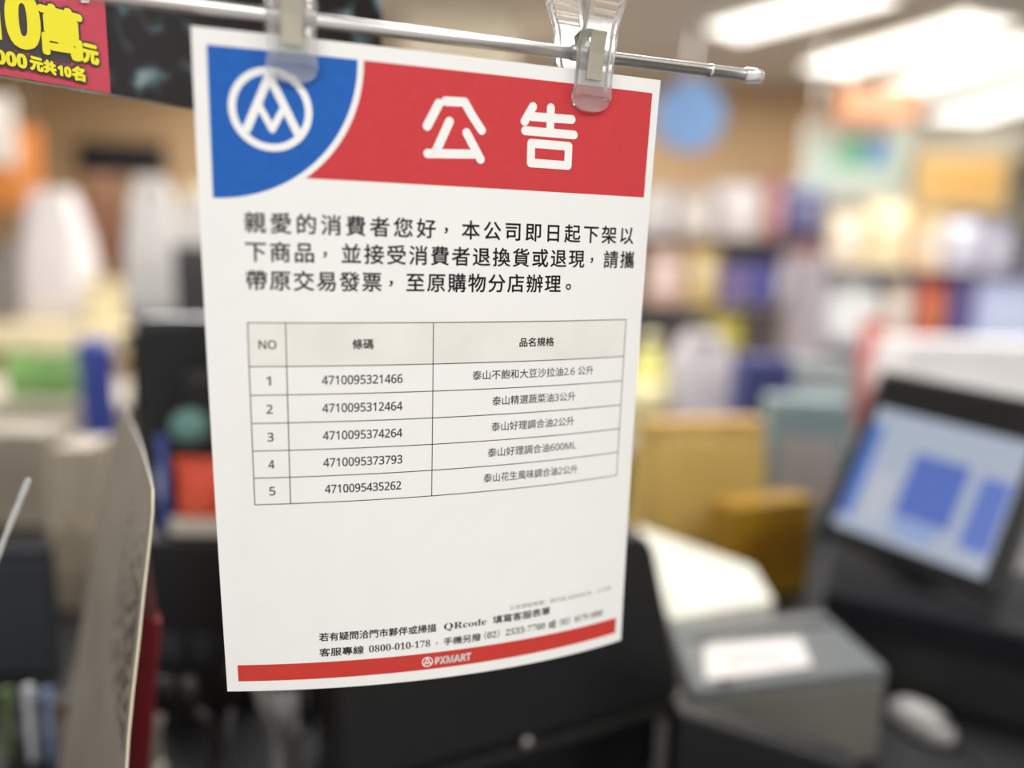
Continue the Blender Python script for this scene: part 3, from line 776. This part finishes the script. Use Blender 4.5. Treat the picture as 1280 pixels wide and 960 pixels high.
def win(u0, u1, v0, v1, rgb, st=.85):
    m = mat('screen_%d_%d_%d' % rgb, (5, 5, 5), .3, emit=rgb, estr=st)
    sbox('window', (-hw_ + u0 * swd, -hh_ + v0 * sht, -.001), (-hw_ + u1 * swd, -hh_ + v1 * sht, .0008), m)
win(.0, .1, .10, .86, (96, 128, 200)); win(.36, .72, .22, .72, (92, 118, 196)); win(.38, .66, .08, .2, (150, 172, 220)); win(.80, .98, .15, .68, (104, 128, 204)); win(.14, .30, .1, .5, (196, 200, 212))
st_b = Vector((sc_.x + .05, sc_.y + .06, 1.116)); tsm.location = st_b
for ch in tsm.children: ch.matrix_parent_inverse = tsm.matrix_basis.inverted()
tube('stem', [st_b + Vector((0, 0, .004)), st_b + Vector((0, 0, .05)), sc_ - sz_ * .032], .02, m_blk, tsm, 14)
lathe('foot', [(.07, 0), (.07, .008), (.04, .014), (.03, .02)], m_blk, tsm, 28)

# charcoal cash drawer, scanner, dark cabinet at the right
cdq = [onz(985, 790, 1.10), onz(1240, 905, 1.10), onz(1350, 790, 1.10), onz(1058, 700, 1.10)]
CQ = [Vector((.375, .835, 1.115)), Vector((.62, .70, 1.115)), Vector((.78, .86, 1.115)), Vector((.45, .985, 1.115))]
drw = slab_px('cash_drawer', 'charcoal cash drawer box below the lit screen', 'cash drawer', [drop(p, 1.0) for p in CQ], CQ, m_char, .006, 'housing')
hexa('drawer_front', [p + Vector((-.003, -.006, 0)) for p in (drop(CQ[0], 1.015).lerp(drop(CQ[1], 1.015), .05), drop(CQ[0], 1.015).lerp(drop(CQ[1], 1.015), .95), drop(CQ[0], 1.015).lerp(drop(CQ[1], 1.015), .95) + Vector((.002, .005, 0)), drop(CQ[0], 1.015).lerp(drop(CQ[1], 1.015), .05) + Vector((.002, .005, 0)))],
     [p + Vector((-.003, -.006, .06)) for p in (drop(CQ[0], 1.015).lerp(drop(CQ[1], 1.015), .05), drop(CQ[0], 1.015).lerp(drop(CQ[1], 1.015), .95), drop(CQ[0], 1.015).lerp(drop(CQ[1], 1.015), .95) + Vector((.002, .005, 0)), drop(CQ[0], 1.015).lerp(drop(CQ[1], 1.015), .05) + Vector((.002, .005, 0)))], m_blk, drw)
pm_ = onz(1128, 900, 1.012)
ms_ = thing('counter_mouse', 'silver grey mouse on the dark counter right of the receipt printer', 'mouse', (pm_.x + .02, pm_.y, 1.0), .5)
lathe('shell', [(.024, 0), (.030, .006), (.029, .016), (.021, .026), (.008, .031)], mat('silver_mouse', (150, 148, 146), .35), ms_, 24, (0, 0, 0), .72, 1.25)
box('wheel', (-.003, -.03, .018), (.003, -.012, .028), m_blk, ms_, .001)
tube('cable', smooth_path([(0, -.036, .008), (.004, -.05, .004), (-.004, -.07, .004), (-.012, -.09, .004)]), .002, m_blk, ms_, 8, False)

# cables bundled at the lower left of the black printer
cab = [((318, 838), (330, 880), (340, 905), (346, 935), (350, 990), .006, (150, 150, 146), 'light grey cable hanging straightest beside the black printer'),
       ((292, 876), (286, 910), (288, 940), (293, 975), (300, 1000), .004, (92, 92, 96), 'thin mid grey cable curving left of the light grey cable'),
       ((236, 890), (254, 895), (268, 915), (270, 945), (258, 985), .005, (48, 47, 46), 'dark looping cable lowest left of the printer'),
       ((384, 905), (374, 915), (368, 940), (364, 965), (366, 1000), .004, (110, 108, 100), 'grey cable touching the left end of the black printer'),
       ((205, 885), (196, 905), (194, 930), (196, 955), (200, 990), .005, (200, 194, 182), 'cream cable behind the maroon binder')]
for a, b, c_, d_, e_, r, rgb, lab in cab:
    D0 = .60 if r != .005 or rgb[0] < 100 else .64
    pts = smooth_path([at(*a, D0), at(*b, D0 - .01), at(*c_, D0), at(*d_, D0 + .01), at(*e_, D0)])
    end = pts[-1]; pts += [Vector((end.x, end.y + .004, 1.0 + r * 1.4)), Vector((end.x + .006, end.y - .03, 1.0 + r))]
    o = thing('cable', lab, 'cable', tuple(pts[0]), 0, 'cables beside the black printer')
    tube('cord', pts, r, cmat(rgb, .4), o, 10)
    tube('plug', [pts[0] + Vector((0, .0, .03)), pts[0] + Vector((0, 0, -.004))], r * 1.7, m_blk, o, 10)
# black cable box carrying the red pack
z_s = at(230, 668, .76).z
kb0, kb1 = at(178, 668, .76), at(320, 668, .76)
kb = thing('junction_box', 'black box under the red and white pack left of the notice', 'box', tuple(drop((kb0 + kb1) / 2 + Vector((0, .008, 0)), 1.0)))
hk = (kb1 - kb0).length / 2
box('housing', (-hk, -.025, 0), (hk, .012, z_s - 1.0), m_blk, kb, .004)
for k in range(3): box('socket', (-hk + .02 + k * .034, -.0275, .06), (-hk + .044 + k * .034, -.024, .09), mat('dark_socket', (58, 58, 62), .4), kb, .002)
rp_ = goods('pouch', 197, 268, 588, 668, .725, (214, 74, 46), 'orange red pack with white lower band left of the notice', 'pack', 'snack_pouch', base=z_s, acc=(226, 96, 66), depth=.03, rz=0)
goods('pouch', 181, 194, 556, 668, .74, (70, 86, 156), 'narrow blue pack beside the orange red pack', 'pack', 'snack_pouch', base=z_s, acc=(150, 160, 200), depth=.012, rz=0)
hr_ = (at(268, 660, .76) - at(197, 660, .76)).length / 2
box('white_band', (-hr_, -.0165, .0), (hr_, -.0135, .02), cmat((206, 196, 180)), rp_, .001)

# ================================================================== left side background
m_shelf = mat('beige_shelf_metal', (176, 166, 150), .5, var=.03, scale=5)
def gondola(label, x0, x1, D, rows, ztop, m, depth=.42, rz=0):
    """a shop shelf: back panel, sides, plinth and one board per row height"""
    c = ((x0 + x1) / 2, D, 0); hw = (x1 - x0) / 2
    t = thing('shelf_unit', label, 'shelf', c, rz)
    box('back_panel', (-hw, depth, 0), (hw, depth + .03, ztop), m, t)
    box('plinth', (-hw, 0, 0), (hw, depth, .1), m, t)
    for s in (-1, 1): box('upright', (s * hw - .02, -.0, .0), (s * hw + .02, depth + .03, ztop + .02), m, t, .003)
    for z in rows: box('shelf_board', (-hw + .02, -.02, z - .012), (hw - .02, depth, z), m, t, .002)
    return t
# low display stand
zr1 = at(50, 503, 2.3).z; zr2 = at(50, 432, 2.3).z
lowshelf = gondola('beige low shelf unit at the left edge under the green packs', -2.05, -1.18, 2.3, [zr1], zr1 + .02, m_shelf, .40)
box('front_panel', (-.41, -.012, .1), (.41, 0, zr1 - .012), m_shelf, lowshelf, .002)
box('price_rail', (-.41, -.022, zr1 - .1), (.41, -.012, zr1 - .06), mat('pale_price_rail', (196, 190, 178), .4), lowshelf, .002)
for k, (a, b, t_, c, lab) in enumerate([(-6, 30, 440, (126, 166, 96), 'leftmost light green pack on the beige shelf'), (31, 64, 446, (104, 150, 82), 'mid green pack second along the beige shelf'), (65, 98, 442, (122, 160, 104), 'green pack at the right end of the beige shelf')]):
    goods('pouch', a, b, t_, 503, 2.32, c, lab, 'pack', 'snack_pouch', base=zr1, group='green packs on the beige shelf', rz=.1, acc=(150, 190, 120))
m_col = mat('blue_column_wrap', (52, 68, 146), .5, var=.06, scale=4)
def round_post(px0, px1, ytop, D, m, label, name, cat, top_z=None, capm=None):
    a, b = at(px0, ytop, D), at(px1, ytop, D); c = (a + b) / 2; r = (b - a).length / 2; z = top_z or a.z
    t = thing(name, label, cat, (c.x, c.y, 0))
    lathe('shaft', [(r, .02), (r, z - .02), (r * .96, z)], m, t, 28); lathe('base_ring', [(r * 1.15, 0), (r * 1.15, .03), (r, .05)], capm or m_dgrey, t, 28)
    return t
round_post(97, 138, 424, 1.95, m_col, 'blue round stand between the green packs and the black till', 'display_stand', 'stand')
round_post(103, 150, 222, 5.2, mat('brown_pillar', (110, 74, 52), .6), 'dark brown round post behind the white cartons at left', 'post', 'post')
# cream counter with white goods behind the beige shelf
zc = at(60, 408, 3.4).z
ct = thing('cream_cabinet', 'cream topped service cabinet behind the green packs', 'cabinet', (-2.1, 3.65, 0))
box('body', (-.85, -.25, 0), (.32, .25, zc - .12), mat('brown_cabinet', (150, 112, 66), .6), ct, .004)
box('top', (-.88, -.28, zc - .12), (.35, .28, zc), mat('cream_top', (236, 222, 186), .5), ct, .006)
box('door_panel', (-.8, -.256, .1), (-.3, -.25, zc - .2), mat('brown_cabinet_door', (162, 120, 70), .6), ct)
box('door_panel', (-.26, -.256, .1), (.28, -.25, zc - .2), mat('brown_cabinet_door', (162, 120, 70), .6), ct)
goods('bag', 12, 95, 238, 345, 3.5, (214, 206, 206), 'white plastic bag standing tallest on the cream cabinet', 'bag', 'plastic_bag', base=zc, acc=(222, 214, 210), depth=.2)
goods('carton', 101, 138, 352, 400, 3.42, (208, 192, 150), 'pale yellow carton right of the white bag on the cream cabinet', 'box', 'carton', base=zc, acc=(238, 224, 186), depth=.15)
goods('carton', -40, -4, 305, 352, 3.45, (120, 112, 108), 'grey carton left of the white bag at the picture edge', 'box', 'carton', base=zc, acc=(150, 146, 142), depth=.15)
# orange hanging banner and dark screen on the tan wall
def wall_board(name, x0, x1, y0, y1, D, rgb, acc, label, cat, hang=False, th=.04):
    a, b = at(x0, y1, D), at(x1, y1, D); t_ = at((x0 + x1) / 2, y0, D); w = (b - a).length / 2; c = (a + b) / 2; h = t_.z - c.z
    t = thing(name, label, cat, (c.x, D, c.z)); M, A2 = cmat(rgb, .5), cmat(acc, .5)
    box('board', (-w, 0, 0), (w, th, h), M, t, .006)
    box('face_print', (-w * .8, -.004, h * .2), (w * .8, .002, h * .8), A2, t, .001)
    if hang:
        for s in (-1, 1): box('hanger', (s * w * .8 - .004, th * .4, h), (s * w * .8 + .004, th * .6, CZ - c.z), m_chrome, t)
    else: box('wall_bracket', (-w * .3, th, h * .3), (w * .3, th + .02, h * .7), m_dgrey, t)
    return t
tv = wall_board('wall_screen', 97, 206, 178, 216, 6.93, (18, 18, 22), (24, 25, 34), 'dark flat screen mounted on the tan wall at left', 'screen', False, .05)
wall_board('hanging_banner', -30, 52, 158, 262, 4.6, (196, 120, 56), (204, 132, 74), 'orange hanging banner at the left picture edge', 'banner', True)
wall_board('hanging_banner', -50, 18, 120, 205, 4.2, (214, 206, 198), (226, 220, 214), 'white hanging banner overlapping the orange one at left', 'banner', True)
# white goods seen over the black till
zt2 = at(195, 412, 2.0).z
st = thing('display_table', 'dark display table behind the black till', 'table', (-.76, 2.16, 0))
box('table_top', (-.27, -.2, zt2 - .04), (.30, .2, zt2), m_char, st, .004)
for s in (-1, 1):
    for q in (-1, 1): box('leg', (s * .24 - .02, q * .17 - .02, 0), (s * .24 + .02, q * .17 + .02, zt2 - .04), m_char, st)
goods('bag', 150, 214, 222, 412, 2.02, (206, 202, 198), 'tall light grey sack standing on the dark table behind the till', 'sack', 'sack', base=zt2, acc=(214, 206, 202), depth=.1)
goods('bag', 218, 268, 232, 412, 2.14, (186, 182, 178), 'shorter grey sack tucked between the light sack and the notice', 'sack', 'sack', base=zt2, acc=(216, 206, 180), depth=.1)
goods('carton', 214, 275, 308, 412, 1.90, (74, 70, 70), 'dark grey carton standing on the table edge by the notice', 'box', 'carton', base=zt2, acc=(60, 58, 60), depth=.06)

# low left corner: slate box and a row of hanging cards
s0_, s1_ = at(-30, 700, .80), at(57, 700, .80)
slate = slab_px('storage_box', 'dark slate storage box at the lower left edge', 'box', [drop(p, 1.0) for p in (s0_, s1_, s1_ + Vector((.0, .02, 0)), s0_ + Vector((0, .02, 0)))], [s0_, s1_, s1_ + Vector((0, .02, 0)), s0_ + Vector((0, .02, 0))], mat('slate_box', (48, 50, 56), .5), .004, 'body')
hexa('lid', [p + Vector((0, 0, .0)) for p in (s0_, s1_, s1_ + Vector((0, .02, 0)), s0_ + Vector((0, .02, 0)))], [p + Vector((0, 0, .012)) for p in (s0_, s1_, s1_ + Vector((0, .02, 0)), s0_ + Vector((0, .02, 0)))], mat('slate_lid', (46, 48, 53), .7, spec=.1), slate, True, .003)
goods('carton', -60, 56, 548, 716, 1.22, (158, 148, 132), 'wide beige carton behind the dark slate box', 'box', 'beige_carton', base=1.0, acc=(150, 140, 124), depth=.1)
s0_, s1_ = at(62, 560, .98), at(112, 560, .98)
bb = slab_px('leaflet_rack', 'beige upright leaflet rack right of the slate box', 'rack', [drop(p, 1.0) for p in (s0_, s1_, s1_ + Vector((0, .07, 0)), s0_ + Vector((0, .07, 0)))], [s0_, s1_, s1_ + Vector((0, .07, 0)), s0_ + Vector((0, .07, 0))], mat('beige_rack', (172, 160, 142), .5), .003, 'back')
hexa('pocket', [drop(p, 1.0) for p in (s0_ + Vector((0, -.02, 0)), s1_ + Vector((0, -.02, 0)), s1_, s0_)], [drop(p, 1.12) for p in (s0_ + Vector((0, -.02, 0)), s1_ + Vector((0, -.02, 0)), s1_, s0_)], mat('beige_pocket', (150, 138, 118), .5), bb, True, .002)
cards = [(2, 14, 862, (86, 104, 60), 'leaf green card leftmost of the standing cards'), (15, 27, 880, (40, 40, 44), 'black card second of the standing cards'), (30, 40, 858, (196, 198, 202), 'white card in the middle of the standing cards'),
         (42, 52, 872, (60, 56, 54), 'dark brown card right of the white card'), (54, 64, 862, (112, 132, 164), 'pale blue card among the standing cards'), (67, 80, 876, (92, 78, 62), 'brown card near the booklet'), (83, 98, 868, (78, 78, 80), 'dark grey card nearest the booklet')]
for x0, x1, yt, rgb, lab in cards:
    a, b = at(x0, yt, .66), at(x1, yt, .66); w = (b - a).length / 2; c = (a + b) / 2
    t = thing('display_card', lab, 'card', (c.x, c.y, 1.0), .9, 'standing cards at the lower left')
    box('card_body', (-w * 1.1, -.004, 0), (w * 1.1, .004, c.z - 1.0), cmat(rgb, .35), t, .001)
    box('picture_patch', (-w * .8, -.0046, (c.z - 1.0) * .35), (w * .8, -.0038, (c.z - 1.0) * .75), cmat(lighter(rgb, .25), .35), t)

# ================================================================== right side background
# air conditioner box high over the notice
wall_board('air_conditioner', 505, 640, -30, 72, 5.2, (246, 238, 216), (240, 230, 208), 'cream ceiling air conditioner seen above the rail middle', 'air conditioner', True, .4)
# round blue sign
p = at(862, 146, 5.2); r_ = (at(902, 146, 5.2) - at(822, 146, 5.2)).length / 2
rs = thing('round_sign', 'round light blue hanging sign right of the red banner end', 'sign', tuple(p))
d1 = lathe('disc', [(.001, -.02), (r_, -.02), (r_, .02), (.001, .02)], cmat((158, 194, 234)), rs, 36); d1.rotation_euler = (math.pi / 2, 0, 0)
d2 = lathe('rim', [(r_ * .98, -.03), (r_ * 1.06, -.03), (r_ * 1.06, .03), (r_ * .98, .03)], cmat((120, 160, 212)), rs, 36); d2.rotation_euler = (math.pi / 2, 0, 0)
d3 = lathe('lower_badge', [(.001, -.026), (r_ * .5, -.026), (r_ * .5, -.02), (.001, -.02)], cmat((70, 104, 166)), rs, 28); d3.rotation_euler = (math.pi / 2, 0, 0); d3.location = (0, -.0505 + .05, -r_ * .5)
box('hanger', (-.005, -.005, r_), (.005, .005, CZ - p.z), m_chrome, rs)
wall_board('hanging_banner', 1048, 1148, 108, 150, 5.0, (238, 160, 104), (240, 188, 150), 'orange hanging banner below the ceiling lights', 'banner', True)
pb = wall_board('hanging_board', 1000, 1132, 152, 250, 5.3, (206, 210, 200), (186, 210, 196), 'pale green grey hanging board under the orange banner', 'board', True)
for (a, b, c, d, rgb) in [(1052, 1082, 172, 206, (92, 178, 140)), (1084, 1112, 176, 204, (92, 146, 214))]:
    q0, q1 = at(a, d, 5.29), at(b, c, 5.29); box('color_patch', (q0.x - pb.location.x, -.010, q0.z - pb.location.z), (q1.x - pb.location.x, -.004, q1.z - pb.location.z), cmat(rgb), pb)
wall_board('hanging_banner', 1142, 1256, 190, 262, 4.8, (200, 170, 116), (206, 160, 92), 'yellow hanging banner at right above the lilac packs', 'banner', True)
wall_board('hanging_board', 1120, 1285, 158, 196, 7.2, (196, 190, 176), (204, 200, 186), 'grey header board between the yellow banner and the ceiling lights', 'board', True)

m_rs = mat('pale_shelf_metal', (176, 168, 160), .5, var=.03, scale=4)
DA = 4.4
zA = [at(900, y, DA).z for y in (295, 381, 452)]
xa0, xa1 = at(770, 400, DA).x, at(1030, 400, DA).x
gondola('pale shelf unit directly right of the notice', xa0, xa1, DA, [.2, .5, zA[2], zA[1], zA[0]], zA[0] + .05, m_rs, .42)
G1, G2, G3 = 'goods on the top board of the pale shelf', 'goods on the middle board of the pale shelf', 'goods on the low board of the pale shelf'
goods('pouch', 805, 846, 232, 295, DA, (196, 190, 190), 'greyish white pouch closest to the notice on the top board', 'pouch', 'snack_pouch', zA[0], group=G1)
goods('carton', 848, 892, 238, 295, DA, (190, 176, 166), 'beige carton second from the notice on the top board', 'box', 'carton', zA[0], group=G1)
goods('pouch', 894, 958, 226, 295, DA, (208, 200, 200), 'wide white pouch on the top board beside the red carton', 'pouch', 'snack_pouch', zA[0], group=G1)
goods('carton', 962, 978, 222, 295, DA, (168, 92, 104), 'thin dull red carton on the top board beside the navy tub', 'box', 'carton', zA[0], group=G1)
goods('tub', 980, 1034, 228, 295, DA, (60, 60, 112), 'navy tub with pale lid on the top board', 'tub', 'tub', zA[0], acc=(168, 182, 200), group=G1)
goods('carton', 808, 855, 308, 381, DA, (194, 158, 142), 'pinkish tan carton nearest the notice on the middle board', 'box', 'carton', zA[1], group=G2)
goods('pouch', 858, 902, 303, 381, DA, (206, 178, 112), 'yellow pouch on the middle board under the beige carton', 'pouch', 'snack_pouch', zA[1], group=G2)
goods('carton', 904, 934, 330, 381, DA, (112, 104, 150), 'violet carton left of the navy carton on the middle board', 'box', 'carton', zA[1], acc=(128, 110, 150), group=G2)
goods('carton', 936, 970, 326, 381, DA, (74, 72, 128), 'navy carton on the middle board', 'box', 'carton', zA[1], acc=(92, 96, 156), group=G2)
goods('bottle', 974, 992, 312, 381, DA, (206, 196, 196), 'pale slim bottle on the middle board', 'bottle', 'bottle', zA[1], group=G2)
goods('carton', 994, 1016, 306, 381, DA, (190, 112, 100), 'dull red carton at the right end of the middle board', 'box', 'carton', zA[1], acc=(186, 150, 130), group=G2)
goods('carton', 800, 842, 396, 452, DA, (66, 62, 62), 'black carton beside the notice on the low board', 'box', 'carton', zA[2], acc=(80, 76, 76), group=G3)
goods('carton', 846, 880, 396, 452, DA, (92, 86, 84), 'dark grey carton left of the yellow pouch on the low board', 'box', 'carton', zA[2], acc=(70, 66, 66), group=G3)
goods('pouch', 882, 936, 388, 452, DA, (198, 182, 74), 'bright yellow pouch on the low board', 'pouch', 'snack_pouch', zA[2], group=G3, acc=(216, 204, 110))
goods('carton', 940, 972, 392, 452, DA, (110, 98, 96), 'brown grey carton right of the bright yellow pouch', 'box', 'carton', zA[2], acc=(98, 92, 96), group=G3)
goods('carton', 975, 1004, 390, 452, DA, (184, 156, 112), 'tan carton at the right end of the low board', 'box', 'carton', zA[2], group=G3, acc=(190, 166, 118))

DB = 3.7
zB = [at(1150, y, DB).z for y in (335, 432)]
xb0, xb1 = at(1025, 400, DB).x, at(1370, 400, DB).x
gondola('pale shelf unit at the right picture edge', xb0, xb1, DB, [.2, .5, zB[1], zB[0]], zB[0] + .03, mat('lilac_shelf_metal', (176, 168, 178), .5, var=.03, scale=4), .42)
H1, H2 = 'goods on the top board of the right shelf', 'goods on the low board of the right shelf'
goods('pouch', 1040, 1086, 262, 335, DB, (232, 214, 188), 'cream pouch leftmost on the top board of the right shelf', 'pouch', 'snack_pouch', zB[0], group=H1)
goods('pouch', 1088, 1142, 248, 335, DB, (240, 222, 176), 'pale yellow pouch on the top board of the right shelf', 'pouch', 'snack_pouch', zB[0], group=H1, acc=(244, 232, 204))
goods('carton', 1146, 1180, 268, 335, DB, (236, 200, 150), 'peach carton on the top board of the right shelf', 'box', 'carton', zB[0], group=H1, acc=(224, 214, 200))
goods('pouch', 1182, 1236, 272, 335, DB, (196, 194, 208), 'lilac white pouch on the top board of the right shelf', 'pouch', 'snack_pouch', zB[0], group=H1)
goods('carton', 1238, 1262, 280, 335, DB, (176, 172, 190), 'grey lilac carton beside the black tub', 'box', 'carton', zB[0], group=H1)
goods('tub', 1264, 1310, 288, 335, DB, (52, 50, 56), 'black tub at the right picture edge', 'tub', 'tub', zB[0], acc=(60, 58, 64), group=H1)
goods('bag', 1036, 1106, 345, 432, DB, (226, 226, 224), 'big white bag leftmost on the low board of the right shelf', 'bag', 'plastic_bag', zB[1], group=H2, acc=(236, 232, 226), depth=.2)
goods('pouch', 1110, 1144, 350, 432, DB, (214, 198, 182), 'beige pouch right of the big white bag', 'pouch', 'snack_pouch', zB[1], group=H2)
goods('pouch', 1148, 1186, 346, 432, DB, (208, 104, 84), 'red orange pouch on the low board of the right shelf', 'pouch', 'snack_pouch', zB[1], group=H2, acc=(210, 128, 84))
goods('carton', 1188, 1218, 352, 432, DB, (112, 98, 148), 'purple carton on the low board of the right shelf', 'box', 'carton', zB[1], group=H2, acc=(96, 88, 140))
goods('carton', 1220, 1300, 348, 432, DB, (184, 194, 226), 'large pale blue carton on the low board of the right shelf', 'box', 'carton', zB[1], group=H2, acc=(196, 206, 232))

# goods on the neighbouring counter
K1 = 'goods on the neighbouring counter'
goods('bottle', 790, 838, 420, 517, 2.12, (226, 218, 128), 'pale yellow bottle right beside the notice edge', 'bottle', 'bottle', 1.0, group=K1, acc=(236, 226, 176))
goods('bag', 845, 925, 424, 517, 2.12, (182, 174, 178), 'lilac grey sack on the neighbouring counter', 'sack', 'sack', 1.0, group=K1, acc=(196, 188, 190), depth=.2)
goods('carton', 930, 994, 452, 517, 1.94, (60, 66, 118), 'navy carton on the neighbouring counter', 'box', 'carton', 1.0, group=K1, acc=(52, 54, 92), depth=.12)
goods('carton', 996, 1072, 456, 517, 2.16, (150, 156, 156), 'low grey carton behind the grey blue carton', 'box', 'carton', 1.0, group=K1, acc=(160, 170, 170), depth=.14)
goods('pouch', 1076, 1112, 400, 517, 2.25, (202, 120, 112), 'salmon red pouch left of the long white carton', 'pouch', 'snack_pouch', 1.0, group=K1)
wcl = goods('carton', 1130, 1330, 432, 560, 2.02, (226, 222, 222), 'long white carton behind the lit screen', 'box', 'carton', 1.0, group=K1, acc=(236, 234, 234), depth=.2, rz=math.radians(-4))
